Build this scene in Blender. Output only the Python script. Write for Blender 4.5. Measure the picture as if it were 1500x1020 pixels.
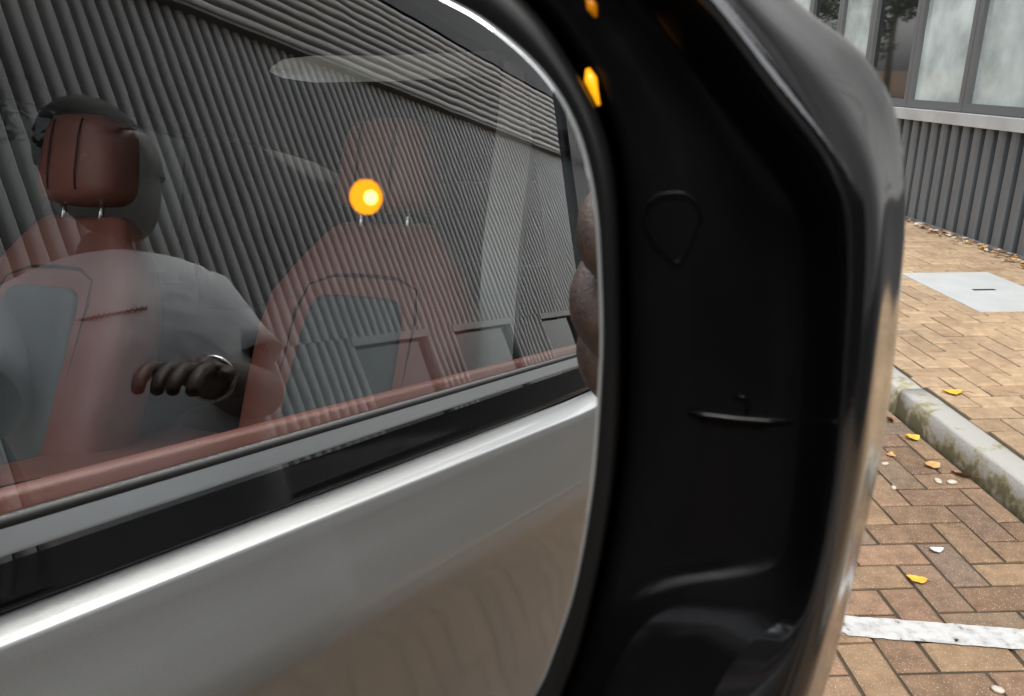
import bpy, bmesh, math, random
from mathutils import Vector, Matrix, noise
from mathutils.bvhtree import BVHTree
R = math.radians
random.seed(7)
for o in list(bpy.data.objects): bpy.data.objects.remove(o)
scn = bpy.context.scene
COL = scn.collection

# ------------------------------------------------------------------ camera
# X = right, Y = the way the parked car points (along the kerb), Z = up; metres.
CAM = Vector((0, 0, 1.25))
AX = Vector((0.99919994, -0.0399936, 0.0))
AY = Vector((0.0131263, 0.32794753, 0.94460474))
AZ = -Vector((0.03777815, 0.943849, -0.32821012))
cam_d = bpy.data.cameras.new('camera'); cam = bpy.data.objects.new('camera', cam_d); COL.objects.link(cam)
cm = Matrix((AX, AY, AZ)).transposed().to_4x4(); cm.translation = CAM; cam.matrix_world = cm
cam_d.sensor_width = 36; cam_d.lens = 36 * 1180 / 1500
cam_d.clip_start = 0.004; cam_d.clip_end = 2000
cam_d.dof.use_dof = True; cam_d.dof.focus_distance = 2.4; cam_d.dof.aperture_fstop = 48
scn.camera = cam

# ------------------------------------------------------------------ sky, sun, exposure (soft overcast day)
SUN_EL, SUN_ROT = R(57), R(190)
w = bpy.data.worlds.new('World'); scn.world = w; w.use_nodes = True
nt = w.node_tree; bg = nt.nodes['Background']
sky = nt.nodes.new('ShaderNodeTexSky'); sky.sky_type = 'NISHITA'; sky.sun_disc = False
sky.sun_elevation = SUN_EL; sky.sun_rotation = SUN_ROT; sky.dust_density = 2.5; sky.air_density = 1.0
hs = nt.nodes.new('ShaderNodeHueSaturation'); hs.inputs['Saturation'].default_value = 0.22
nt.links.new(sky.outputs[0], hs.inputs['Color']); nt.links.new(hs.outputs[0], bg.inputs[0])
bg.inputs[1].default_value = 0.15
sd = bpy.data.lights.new('sun', 'SUN'); sd.energy = 1.0; sd.angle = R(20); sd.color = (1, .95, .88)
so = bpy.data.objects.new('sun', sd); COL.objects.link(so)
sdir = Vector((math.sin(SUN_ROT) * math.cos(SUN_EL), math.cos(SUN_ROT) * math.cos(SUN_EL), math.sin(SUN_EL)))
so.rotation_euler = sdir.to_track_quat('Z', 'Y').to_euler()
scn.view_settings.view_transform = 'Standard'; scn.view_settings.look = 'None'
scn.view_settings.exposure = 1.45; scn.view_settings.gamma = 1
scn.render.engine = 'CYCLES'
scn.cycles.max_bounces = 14; scn.cycles.glossy_bounces = 8; scn.cycles.transparent_max_bounces = 24; scn.cycles.diffuse_bounces = 4
scn.cycles.use_denoising = True

# ------------------------------------------------------------------ materials
MATS = {}
def mat(name, col, rough=.5, metal=0., spec=.5, coat=0., var=0., vscale=8., bump=0., bscale=60., rvar=0., emit=None, estr=0.):
    m = bpy.data.materials.new(name); m.use_nodes = True; t = m.node_tree; b = t.nodes['Principled BSDF']
    b.inputs['Base Color'].default_value = (*col, 1); b.inputs['Roughness'].default_value = rough
    b.inputs['Metallic'].default_value = metal; b.inputs['Specular IOR Level'].default_value = spec
    b.inputs['Coat Weight'].default_value = coat; b.inputs['Coat Roughness'].default_value = .06 if name == 'silver_paint' else .04
    if emit: b.inputs['Emission Color'].default_value = (*emit, 1); b.inputs['Emission Strength'].default_value = estr
    tc = t.nodes.new('ShaderNodeTexCoord')
    def nz(scale, detail=6):
        q = t.nodes.new('ShaderNodeTexNoise'); q.inputs['Scale'].default_value = scale; q.inputs['Detail'].default_value = detail
        t.links.new(tc.outputs['Object'], q.inputs['Vector']); return q
    if var:
        q = nz(vscale); mr = t.nodes.new('ShaderNodeMapRange'); mr.inputs[1].default_value = .3; mr.inputs[2].default_value = .7
        mr.inputs[3].default_value = 1 - var; mr.inputs[4].default_value = 1 + var
        t.links.new(q.outputs[0], mr.inputs[0])
        mx = t.nodes.new('ShaderNodeVectorMath'); mx.operation = 'SCALE'; mx.inputs[0].default_value = col
        t.links.new(mr.outputs[0], mx.inputs['Scale']); t.links.new(mx.outputs[0], b.inputs['Base Color'])
    if rvar:
        q = nz(vscale * 1.7); mr = t.nodes.new('ShaderNodeMapRange'); mr.inputs[1].default_value = .35; mr.inputs[2].default_value = .75
        mr.inputs[3].default_value = rough; mr.inputs[4].default_value = rough + rvar
        t.links.new(q.outputs[0], mr.inputs[0]); t.links.new(mr.outputs[0], b.inputs['Roughness'])
    if bump:
        q = nz(bscale, 8); bp = t.nodes.new('ShaderNodeBump'); bp.inputs['Strength'].default_value = bump; bp.inputs['Distance'].default_value = .03 if name in ('shirt', 'trousers') else .004
        t.links.new(q.outputs[0], bp.inputs['Height']); t.links.new(bp.outputs[0], b.inputs['Normal'])
    if name == 'piano_black': b.inputs['Coat IOR'].default_value = 1.55
    MATS[name] = m; return m
def glass_mat(name, tint, ior=1.52, dirt=.02, wob=0):
    m = bpy.data.materials.new(name); m.use_nodes = True; t = m.node_tree
    for q in list(t.nodes):
        if q.type != 'OUTPUT_MATERIAL': t.nodes.remove(q)
    out = [q for q in t.nodes if q.type == 'OUTPUT_MATERIAL'][0]
    N = t.nodes.new; Lk = t.links.new
    tr = N('ShaderNodeBsdfTransparent'); tr.inputs[0].default_value = (*tint, 1)
    gl = N('ShaderNodeBsdfGlossy'); gl.inputs['Roughness'].default_value = 0; gl.inputs[0].default_value = (1, 1, 1, 1)
    ge = N('ShaderNodeNewGeometry'); mi = N('ShaderNodeMix'); mi.data_type = 'FLOAT'
    mi.inputs[2].default_value = ior; mi.inputs[3].default_value = 1 / ior; Lk(ge.outputs['Backfacing'], mi.inputs[0])
    fr = N('ShaderNodeFresnel'); Lk(mi.outputs[0], fr.inputs['IOR'])
    a = N('ShaderNodeMath'); a.operation = 'MULTIPLY'; a.inputs[1].default_value = 2; Lk(fr.outputs[0], a.inputs[0])
    c = N('ShaderNodeMath'); c.operation = 'ADD'; c.inputs[1].default_value = 1; Lk(fr.outputs[0], c.inputs[0])
    dv = N('ShaderNodeMath'); dv.operation = 'DIVIDE'; Lk(a.outputs[0], dv.inputs[0]); Lk(c.outputs[0], dv.inputs[1])
    mx = N('ShaderNodeMixShader'); Lk(dv.outputs[0], mx.inputs[0]); Lk(tr.outputs[0], mx.inputs[1]); Lk(gl.outputs[0], mx.inputs[2])
    df = N('ShaderNodeBsdfDiffuse'); df.inputs[0].default_value = (.5, .5, .48, 1)
    tc = N('ShaderNodeTexCoord'); q = N('ShaderNodeTexNoise'); q.inputs['Scale'].default_value = 9; q.inputs['Detail'].default_value = 8
    Lk(tc.outputs['Object'], q.inputs['Vector'])
    mr = N('ShaderNodeMapRange'); mr.inputs[1].default_value = .45; mr.inputs[2].default_value = .8; mr.inputs[3].default_value = 0; mr.inputs[4].default_value = dirt
    Lk(q.outputs[0], mr.inputs[0])
    m2 = N('ShaderNodeMixShader'); Lk(mr.outputs[0], m2.inputs[0]); Lk(mx.outputs[0], m2.inputs[1]); Lk(df.outputs[0], m2.inputs[2])
    if wob:      # faint roll of the pane
        q5 = N('ShaderNodeTexNoise'); q5.inputs['Scale'].default_value = 7; q5.inputs['Detail'].default_value = 2; Lk(tc.outputs['Object'], q5.inputs['Vector'])
        bp = N('ShaderNodeBump'); bp.inputs['Distance'].default_value = wob * 10; bp.inputs['Strength'].default_value = .1; Lk(q5.outputs[0], bp.inputs['Height']); Lk(bp.outputs[0], gl.inputs['Normal'])
    Lk(m2.outputs[0], out.inputs[0]); MATS[name] = m; return m

mat('gloss_black', (.004, .004, .0045), .05, spec=.32, vscale=60, rvar=.06)
mat('piano_black', (.003, .003, .0035), .10, spec=.85, coat=.35, vscale=90, rvar=.06, bump=.015, bscale=1400)
mat('satin_black', (.002, .002, .0022), .18, spec=.14, vscale=90, rvar=.10, bump=.012, bscale=700)
mat('rubber', (.012, .012, .012), .55, spec=.35)
mat('plastic_black', (.005, .005, .005), .30, spec=.18)
mat('chrome', (.52, .54, .55), .34, metal=1)
mat('bright_metal', (.8, .8, .8), .1, metal=1)
mat('silver_paint', (.275, .278, .275), .40, metal=.4, coat=.4, var=.05, vscale=700, bump=.02, bscale=500)
mat('red_leather', (.33, .115, .085), .38, spec=.5, var=.10, vscale=14, bump=.15, bscale=500)
mat('red_seam', (.05, .008, .008), .6)
mat('grey_leather', (.12, .135, .135), .5, spec=.35, var=.1, bump=.12, bscale=500)
mat('dark_interior', (.012, .012, .013), .7)
mat('pale_trim', (.84, .87, .84), .85, var=.05, vscale=30, bump=.1, bscale=800)
mat('alloy', (.35, .35, .36), .3, metal=1)
mat('tyre', (.015, .015, .015), .8)
mat('skin', (.080, .044, .029), .5, spec=.4, var=.35, vscale=160, bump=.28, bscale=650)
mat('hair', (.008, .007, .006), .8)
mat('shirt', (.80, .81, .82), .9, var=.06, vscale=9, bump=.6, bscale=7)
mat('trousers', (.40, .40, .40), .9, var=.06, vscale=9, bump=.5, bscale=10)
mat('print', (.02, .02, .022), .9)
mat('shoe', (.5, .5, .48), .6)
mat('glass_edge', (.34, .36, .36), .28, metal=.6)
mat('steel', (.6, .6, .58), .2, metal=1)
mat('eye_white', (.12, .10, .09), .4); mat('lip', (.10, .03, .025), .45)
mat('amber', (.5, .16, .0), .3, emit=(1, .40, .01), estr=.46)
mat('amber_hot', (1, .6, .1), .3, emit=(1, .70, .12), estr=1.3)
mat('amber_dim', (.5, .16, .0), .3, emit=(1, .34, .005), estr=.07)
mat('cladding_upper', (.38, .39, .39), .34, spec=.6, var=.10, vscale=1.1, rvar=.12)  # paler copy of cladding; sky glare on the wall put into its colour
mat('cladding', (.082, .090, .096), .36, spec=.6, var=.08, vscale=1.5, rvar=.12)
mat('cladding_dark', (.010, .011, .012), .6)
mat('frame_grey', (.075, .08, .082), .45, var=.06, vscale=4)
mat('sill', (.32, .33, .325), .55, var=.12, vscale=5)
mat('film', (.33, .385, .38), .06, spec=.7, var=.35, vscale=3.5, bump=.03, bscale=3)  # mottled tone stands in for tree reflections, put into the colour
mat('pane_dark', (.012, .014, .014), .03, spec=.8, bump=.02, bscale=1.5)
mat('room_dark', (.02, .02, .02), .9)
mat('concrete_cover', (.37, .385, .38), .8, var=.07, vscale=6, bump=.3, bscale=200)
mat('paint_line', (.74, .74, .72), .7)
mat('joint_sand', (.045, .036, .022), .95, var=.25, vscale=12, bump=.5, bscale=300)
mat('leaf_yellow', (.62, .36, .04), .6, var=.2, vscale=60); mat('leaf_tan', (.42, .24, .09), .7, var=.25, vscale=60)
mat('leaf_brown', (.16, .075, .03), .75, var=.25, vscale=60)
mat('pebble', (.42, .37, .31), .7, var=.1, vscale=60)
mat('bark', (.09, .07, .05), .9, var=.2); 
for k, c in enumerate([(.045, .075, .02), (.07, .10, .03), (.03, .05, .016)]): mat('foliage%d' % k, c, .6)
glass_mat('window_glass', (.93, .95, .94), 1.62, wob=.00010); glass_mat('screen_glass', (.92, .94, .93)); glass_mat('tinted_glass', (.012, .013, .013))

# true mirror silvering, a trace of dust
m = mat('mirror', (.86, .88, .88), .0, metal=1)
# block paving colours: one material, tone per brick from the object / position
def brick_mat(name, cols, per_object=True):
    m = bpy.data.materials.new(name); m.use_nodes = True; t = m.node_tree; b = t.nodes['Principled BSDF']; N = t.nodes.new; Lk = t.links.new
    b.inputs['Roughness'].default_value = .85; b.inputs['Specular IOR Level'].default_value = .3
    if per_object:
        oi = N('ShaderNodeObjectInfo'); src = oi.outputs['Random']
    else:
        at = N('ShaderNodeAttribute'); at.attribute_name = 'tone'; src = at.outputs['Fac']
    rp = N('ShaderNodeValToRGB'); rp.color_ramp.interpolation = 'LINEAR'
    for i, c in enumerate(cols):
        e = rp.color_ramp.elements[i] if i < 2 else rp.color_ramp.elements.new(1)
        e.position = i / (len(cols) - 1); e.color = (*c, 1)
    Lk(src, rp.inputs[0])
    ge = N('ShaderNodeNewGeometry'); q = N('ShaderNodeTexNoise'); q.inputs['Scale'].default_value = 26; q.inputs['Detail'].default_value = 10; Lk(ge.outputs['Position'], q.inputs['Vector'])
    q2 = N('ShaderNodeTexNoise'); q2.inputs['Scale'].default_value = 1.6; q2.inputs['Detail'].default_value = 5; Lk(ge.outputs['Position'], q2.inputs['Vector'])
    q3 = N('ShaderNodeTexVoronoi'); q3.inputs['Scale'].default_value = 170; Lk(ge.outputs['Position'], q3.inputs['Vector'])
    def rng(s, a0, a1, b0, b1):
        r = N('ShaderNodeMapRange'); r.inputs[1].default_value = a0; r.inputs[2].default_value = a1; r.inputs[3].default_value = b0; r.inputs[4].default_value = b1; Lk(s, r.inputs[0]); return r.outputs[0]
    m1 = N('ShaderNodeMath'); m1.operation = 'MULTIPLY'; Lk(rng(q.outputs[0], .3, .7, .78, 1.2), m1.inputs[0]); Lk(rng(q2.outputs[0], .35, .65, .82, 1.15), m1.inputs[1])
    sc = N('ShaderNodeVectorMath'); sc.operation = 'SCALE'; Lk(rp.outputs[0], sc.inputs[0]); Lk(m1.outputs[0], sc.inputs['Scale'])
    # small pale grit flecks
    mx = N('ShaderNodeMix'); mx.data_type = 'RGBA'; Lk(rng(q3.outputs['Distance'], .12, .24, .7, 0), mx.inputs[0]); Lk(sc.outputs[0], mx.inputs[6]); mx.inputs[7].default_value = (.55, .45, .33, 1)
    Lk(mx.outputs[2], b.inputs['Base Color'])
    bp = N('ShaderNodeBump'); bp.inputs['Strength'].default_value = .6; bp.inputs['Distance'].default_value = .003
    q4 = N('ShaderNodeTexNoise'); q4.inputs['Scale'].default_value = 220; q4.inputs['Detail'].default_value = 6; Lk(ge.outputs['Position'], q4.inputs['Vector'])
    Lk(q4.outputs[0], bp.inputs['Height']); Lk(bp.outputs[0], b.inputs['Normal'])
    MATS[name] = m; return m
ROADC = [(.155, .097, .062), (.205, .135, .082), (.235, .158, .094), (.138, .107, .082), (.20, .122, .078), (.228, .152, .095)]
PAVEC = [(.255, .175, .108), (.31, .22, .135), (.345, .25, .157), (.28, .20, .13)]
brick_mat('road_brick', ROADC); brick_mat('road_brick_mass', ROADC, False)
brick_mat('pave_brick', PAVEC); brick_mat('pave_brick_mass', PAVEC, False)

# ------------------------------------------------------------------ helpers
def mesh(name, V, F, m, parent=None, smooth=True, tone=None):
    me = bpy.data.meshes.new(name); me.from_pydata([tuple(v) for v in V], [], F); me.update()
    if m: me.materials.append(MATS[m])
    if smooth: me.polygons.foreach_set('use_smooth', [True] * len(me.polygons))
    if tone is not None:
        a = me.attributes.new('tone', 'FLOAT', 'POINT'); a.data.foreach_set('value', tone)
    o = bpy.data.objects.new(name, me); COL.objects.link(o)
    if parent is not None: o.parent = parent
    return o
def tag(o, label=None, cat=None, group=None, kind=None):
    if label: o['label'] = label
    if cat: o['category'] = cat
    if group: o['group'] = group
    if kind: o['kind'] = kind
    return o
def empty(name, loc=(0, 0, 0), label=None, cat=None, group=None):
    o = bpy.data.objects.new(name, None); COL.objects.link(o); o.location = loc; o.empty_display_size = .1
    return tag(o, label, cat, group)
def loft(loops, closed=True, cap0=False, cap1=False):
    n = len(loops[0]); V = [v for l in loops for v in l]; F = []
    for i in range(len(loops) - 1):
        for j in range(n if closed else n - 1):
            k = (j + 1) % n; F.append((i * n + j, i * n + k, (i + 1) * n + k, (i + 1) * n + j))
    if cap0: F.append(tuple(range(n))[::-1])
    if cap1: F.append(tuple((len(loops) - 1) * n + j for j in range(n)))
    return V, F
def box(x0, x1, y0, y1, z0, z1, bev=0.):
    if bev <= 0:
        V = [(x, y, z) for z in (z0, z1) for y in (y0, y1) for x in (x0, x1)]
        return V, [(0, 2, 3, 1), (4, 5, 7, 6), (0, 1, 5, 4), (2, 6, 7, 3), (0, 4, 6, 2), (1, 3, 7, 5)]
    bm = bmesh.new(); bmesh.ops.create_cube(bm, size=1)
    for v in bm.verts: v.co = Vector(((x0 + x1) / 2 + v.co.x * (x1 - x0), (y0 + y1) / 2 + v.co.y * (y1 - y0), (z0 + z1) / 2 + v.co.z * (z1 - z0)))
    bmesh.ops.bevel(bm, geom=bm.edges[:], offset=bev, segments=2, affect='EDGES', profile=.5)
    bm.verts.index_update(); V = [tuple(v.co) for v in bm.verts]; F = [tuple(v.index for v in f.verts) for f in bm.faces]; bm.free(); return V, F
def cat_vf(*parts):
    V, F = [], []
    for v, f in parts:
        b = len(V); V += list(v); F += [tuple(i + b for i in q) for q in f]
    return V, F
def tube(path, r, n=8, closed=False):
    P = [Vector(p) for p in path]; loops = []; N = len(P); up = None
    for i, p in enumerate(P):
        a = P[(i - 1) % N] if (closed or i) else P[0]; b = P[(i + 1) % N] if (closed or i < N - 1) else P[-1]
        d = (b - a).normalized()
        if up is None: up = d.orthogonal().normalized()
        up = (up - d * up.dot(d)).normalized(); s = d.cross(up); rr = r[i] if isinstance(r, (list, tuple)) else r
        loops.append([p + (up * math.cos(2 * math.pi * k / n) + s * math.sin(2 * math.pi * k / n)) * rr for k in range(n)])
    if closed: loops.append(loops[0]); return loft(loops)
    return loft(loops, True, True, True)
def catmull(P, n=8, closed=True):
    out = []; N = len(P)
    for i in range(N if closed else N - 1):
        g = lambda k: Vector(P[k % N]) if closed else Vector(P[max(0, min(N - 1, k))])
        p0, p1, p2, p3 = g(i - 1), g(i), g(i + 1), g(i + 2)
        for s in range(n):
            t = s / n; out.append(.5 * ((2 * p1) + (p2 - p0) * t + (2 * p0 - 5 * p1 + 4 * p2 - p3) * t * t + (3 * p1 - p0 - 3 * p2 + p3) * t ** 3))
    if not closed: out.append(Vector(P[-1]))
    return out
def xf(VF, M): return [M @ Vector(v) for v in VF[0]], VF[1]
def superbox(sx, sy, sz, e=.35, nu=24, nv=14, shape=None):
    V, F = [], []; sg = lambda c, p: math.copysign(abs(c) ** p, c)
    for i in range(nv + 1):
        a = -math.pi / 2 + math.pi * i / nv
        for j in range(nu):
            b = 2 * math.pi * j / nu
            v = Vector((sx * sg(math.cos(a), e) * sg(math.cos(b), e), sy * sg(math.cos(a), e) * sg(math.sin(b), e), sz * sg(math.sin(a), e)))
            V.append(shape(v) if shape else v)
    for i in range(nv):
        for j in range(nu): F.append((i * nu + j, i * nu + (j + 1) % nu, (i + 1) * nu + (j + 1) % nu, (i + 1) * nu + j))
    return V, F

# ================================================================== SETTING
ROAD_Z, PAVE_Z, KERB_X, WALL_X = 0., .10, 1.58, 3.47
g = mesh('ground', [(-400, -400, -.09), (400, -400, -.09), (400, 400, -.09), (-400, 400, -.09)], [(0, 1, 2, 3)], None, smooth=False)
m = bpy.data.materials.new('car_park_paving'); m.use_nodes = True; t = m.node_tree; b = t.nodes['Principled BSDF']
ge = t.nodes.new('ShaderNodeNewGeometry'); bt = t.nodes.new('ShaderNodeTexBrick'); bt.inputs['Scale'].default_value = 5
bt.inputs['Color1'].default_value = (.25, .155, .09, 1); bt.inputs['Color2'].default_value = (.31, .20, .115, 1); bt.inputs['Mortar'].default_value = (.09, .07, .05, 1)
t.links.new(ge.outputs['Position'], bt.inputs['Vector']); t.links.new(bt.outputs[0], b.inputs['Base Color']); b.inputs['Roughness'].default_value = .9
g.data.materials.append(m); tag(g, kind='structure')

def herringbone(x0, x1, y0, y1, s=.1):
    out = []
    for i in range(int(math.floor(x0 / s)) - 2, int(math.ceil(x1 / s)) + 2):
        for j in range(int(math.floor(y0 / s)) - 2, int(math.ceil(y1 / s)) + 2):
            k = (i - j) % 4
            if k == 0: r = (i * s, (i + 2) * s, j * s, (j + 1) * s)
            elif k == 3: r = (i * s, (i + 1) * s, j * s, (j + 2) * s)
            else: continue
            r = (max(r[0], x0), min(r[1], x1), max(r[2], y0), min(r[3], y1))
            if r[1] - r[0] > .02 and r[3] - r[2] > .02: out.append(r)
    return out
def brick_vf(lx, ly, seed=0):
    # a paver: chamfered top, 60 mm deep, top at z = 0, slightly worn outline
    rnd = random.Random(seed); c = .007; g_ = .0042; V = []
    j = lambda a: rnd.uniform(-a, a)
    pts = []
    for (sx, sy) in ((-1, -1), (1, -1), (1, 1), (-1, 1)): pts.append((sx * (lx / 2 - g_), sy * (ly / 2 - g_)))
    for (x, y) in pts: V.append((x, y, -.06))
    for (x, y) in pts: V.append((x + j(.0008), y + j(.0008), -.005 + j(.001)))
    for (x, y) in pts: V.append((x - math.copysign(c, x) + j(.001), y - math.copysign(c, y) + j(.001), j(.0006)))
    F = []
    for a in (0, 4):
        for k in range(4): F.append((a + k, a + (k + 1) % 4, a + 4 + (k + 1) % 4, a + 4 + k))
    F.append((8, 9, 10, 11)); return V, F
def in_view(x, y, z):
    d = Vector((x, y, z)) - CAM; c = (d.dot(AX), d.dot(AY), -d.dot(AZ))
    if c[2] < .2: return None
    px, py = 750 + 1180 * c[0] / c[2], 510 - 1180 * c[1] / c[2]
    return (px, py, c[2])
def housing_edge(py):  # outline of the mirror housing, beyond which the ground shows
    P = [(0, 1165), (95, 1280), (160, 1312), (240, 1326), (420, 1322), (620, 1300), (800, 1262), (1020, 1208)]
    for (a, xa), (b_, xb) in zip(P, P[1:]):
        if py <= b_: return xa + (xb - xa) * (py - a) / (b_ - a)
    return 1208
def lay_bricks(parent, rects, z, mname, limit=300):
    vis, rest = [], []
    for r in rects:
        cx_, cy_ = (r[0] + r[1]) / 2, (r[2] + r[3]) / 2; q = in_view(cx_, cy_, z)
        if q and q[1] < 1060 and q[1] > -20 and housing_edge(q[1]) - 40 < q[0] < 1560: vis.append((q[2], r))
        else: rest.append(r)
    vis.sort(); rest += [r for _, r in vis[limit:]]; cache = {}
    for k, (_, r) in enumerate(vis[:limit]):
        lx, ly = round(r[1] - r[0], 3), round(r[3] - r[2], 3); key = (lx, ly, k % 5)
        if key not in cache:
            me = bpy.data.meshes.new('brick'); me.from_pydata(*[brick_vf(lx, ly, hash(key))[0], [], brick_vf(lx, ly, hash(key))[1]]); me.materials.append(MATS[mname]); cache[key] = me
        o = bpy.data.objects.new('brick', cache[key]); COL.objects.link(o); o.parent = parent
        o.location = ((r[0] + r[1]) / 2, (r[2] + r[3]) / 2, z + random.uniform(-.0015, .0012))
        o.rotation_euler = (random.gauss(0, .006), random.gauss(0, .006), random.gauss(0, .006))
    V, F, T = [], [], []
    for r in rest:
        v, f = brick_vf(r[1] - r[0], r[3] - r[2], random.random()); b0 = len(V); dz = random.uniform(-.0015, .0012); tn = random.random()
        V += [(p[0] + (r[0] + r[1]) / 2, p[1] + (r[2] + r[3]) / 2, p[2] + z + dz) for p in v]; F += [tuple(i + b0 for i in q) for q in f]; T += [tn] * 12
    o = mesh('brick_paving', V, F, mname + '_mass', parent, False, T); o['kind'] = 'stuff'

road = mesh('road', [(-3.2, -5, -.009), (KERB_X, -5, -.009), (KERB_X, 8, -.009), (-3.2, 8, -.009)], [(0, 1, 2, 3)], 'joint_sand', smooth=False)
tag(road, kind='structure')
lay_bricks(road, herringbone(-3.2, KERB_X - .003, -4.9, 7.9), ROAD_Z, 'road_brick')
pave = mesh('pavement', *box(KERB_X + .097, WALL_X + .2, -9, 14, -.08, PAVE_Z - .009), 'joint_sand', smooth=False)
tag(pave, kind='structure')
lay_bricks(pave, herringbone(KERB_X + .103, WALL_X - .03, -5, 10), PAVE_Z, 'pave_brick')

# kerb: concrete stones set end to end, each with a rounded top arris and a weathered face
m = mat('kerb_concrete', (.46, .46, .43), .85, bump=.5, bscale=120); t = m.node_tree; b = t.nodes['Principled BSDF']
ge = t.nodes.new('ShaderNodeNewGeometry'); sp = t.nodes.new('ShaderNodeSeparateXYZ'); t.links.new(ge.outputs['Position'], sp.inputs[0])
q = t.nodes.new('ShaderNodeTexNoise'); q.inputs['Scale'].default_value = 9; q.inputs['Detail'].default_value = 8; t.links.new(ge.outputs['Position'], q.inputs['Vector'])
q2 = t.nodes.new('ShaderNodeTexNoise'); q2.inputs['Scale'].default_value = 45; q2.inputs['Detail'].default_value = 6; t.links.new(ge.outputs['Position'], q2.inputs['Vector'])
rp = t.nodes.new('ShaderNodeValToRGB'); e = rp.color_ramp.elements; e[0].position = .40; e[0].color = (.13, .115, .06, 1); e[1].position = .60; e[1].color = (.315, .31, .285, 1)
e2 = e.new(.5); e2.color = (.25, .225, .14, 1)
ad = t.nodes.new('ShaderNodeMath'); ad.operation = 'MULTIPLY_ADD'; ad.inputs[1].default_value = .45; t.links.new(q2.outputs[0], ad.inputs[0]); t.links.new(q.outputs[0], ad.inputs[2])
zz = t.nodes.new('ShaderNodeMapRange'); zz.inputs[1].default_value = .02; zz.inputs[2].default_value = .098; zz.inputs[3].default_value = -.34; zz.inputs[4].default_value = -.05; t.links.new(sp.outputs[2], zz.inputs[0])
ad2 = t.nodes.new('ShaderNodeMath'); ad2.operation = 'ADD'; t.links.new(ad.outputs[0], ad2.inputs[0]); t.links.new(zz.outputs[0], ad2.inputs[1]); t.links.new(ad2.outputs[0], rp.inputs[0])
t.links.new(rp.outputs[0], b.inputs['Base Color'])
kerb = empty('kerb'); tag(kerb, kind='structure')
prof = [(0, -.09), (0, .060), (.001, .092), (.005, .099), (.012, .102), (.05, .1035), (.088, .1035), (.097, .100), (.098, -.09)]
yk = -9.08
while yk < 14:
    L_ = .912; n_ = 10; loops = []
    for k in range(n_ + 1):
        y = yk + .004 + (L_ - .008) * k / n_; e_ = .0025 if k in (0, n_) else 0
        loops.append([(KERB_X + px + noise.noise((y * 4, px * 30, pz * 20)) * .003 + (e_ if px < .06 else -e_), y, pz + noise.noise((y * 5, px * 20, 3)) * .0018 - (e_ if pz > .05 else 0)) for px, pz in prof])
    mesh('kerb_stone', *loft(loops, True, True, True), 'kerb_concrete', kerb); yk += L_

# painted bay line across the blocks: worn edge, cracked along the joints
m = MATS['paint_line']; t = m.node_tree; b = t.nodes['Principled BSDF']
ge = t.nodes.new('ShaderNodeNewGeometry'); q = t.nodes.new('ShaderNodeTexNoise'); q.inputs['Scale'].default_value = 30; q.inputs['Detail'].default_value = 10; q.inputs['Roughness'].default_value = .7
t.links.new(ge.outputs['Position'], q.inputs['Vector'])
rp = t.nodes.new('ShaderNodeValToRGB'); rp.color_ramp.elements[0].position = .355; rp.color_ramp.elements[0].color = (0, 0, 0, 1); rp.color_ramp.elements[1].position = .40; rp.color_ramp.elements[1].color = (1, 1, 1, 1)
t.links.new(q.outputs[0], rp.inputs[0]); t.links.new(rp.outputs[0], b.inputs['Alpha'])
r3 = t.nodes.new('ShaderNodeValToRGB'); r3.color_ramp.elements[0].position = .35; r3.color_ramp.elements[0].color = (.28, .27, .25, 1); r3.color_ramp.elements[1].position = .55; r3.color_ramp.elements[1].color = (.44, .445, .44, 1)
t.links.new(q.outputs[0], r3.inputs[0]); t.links.new(r3.outputs[0], b.inputs['Base Color'])
V, F = [], []; nx = 240; ny = 12
for i in range(nx + 1):
    x = -2.6 + (KERB_X - .02 + 2.6) * i / nx; ya = 1.735 - .168 * x; e0 = noise.noise((x * 60, 1, 0)) * .005; e1 = noise.noise((x * 60, 7, 0)) * .005
    for k in range(ny + 1):
        y = ya - .076 + e0 + (.076 + e1 - e0) * k / ny; jx = abs((x / .1) - round(x / .1)) * .1; jy = abs((y / .1) - round(y / .1)) * .1
        V.append((x, y, .0042 - .0018 * max(0, 1 - min(jx, jy) / .006) + noise.noise((x * 40, y * 40, 0)) * .0006))
for i in range(nx):
    for k in range(ny): a = i * (ny + 1) + k; F.append((a, a + ny + 1, a + ny + 2, a + 1))
tag(mesh('road_marking', V, F, 'paint_line'), kind='structure')

# ================================================================== BUILDING
bld = empty('building', (WALL_X, 0, 0), 'grey corrugated metal clad building with strip of windows behind the pavement', 'building')
P0 = .14;  
prof_p = [(.0, .055), (.008, .0), (.016, -.010), (.030, -.015), (.068, -.015), (.082, -.010), (.090, 0), (.098, .055)]
def vsheet(y0, y1, z0, z1, x):
    pts = []; y = y0
    while y < y1:
        for (dy, dx) in prof_p: pts.append((x + dx, min(y + dy, y1)))
        y += P0
    V = [(px, py, z) for z in (z0, z1) for px, py in pts]; n = len(pts)
    return V, [(i, i + n, i + n + 1, i + 1) for i in range(n - 1)]
def hsheet(y0, y1, z0, z1, x):
    pts = []; z = z0
    while z < z1:
        for (dz, dx) in prof_p: pts.append((x + dx, min(z + dz, z1)))
        z += P0
    V = [(px, y, pz) for y in (y0, y1) for px, pz in pts]; n = len(pts)
    return V, [(i, i + 1, i + n + 1, i + n) for i in range(n - 1)]
def clad(VF, groove, m='cladding'):
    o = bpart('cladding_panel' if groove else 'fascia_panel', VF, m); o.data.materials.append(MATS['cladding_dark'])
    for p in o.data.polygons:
        if min(o.data.vertices[i].co.x for i in p.vertices) > (.05 if groove else -.05): p.material_index = 1  # groove floors get a darker material; groove shade put into the colour
    return o
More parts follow.
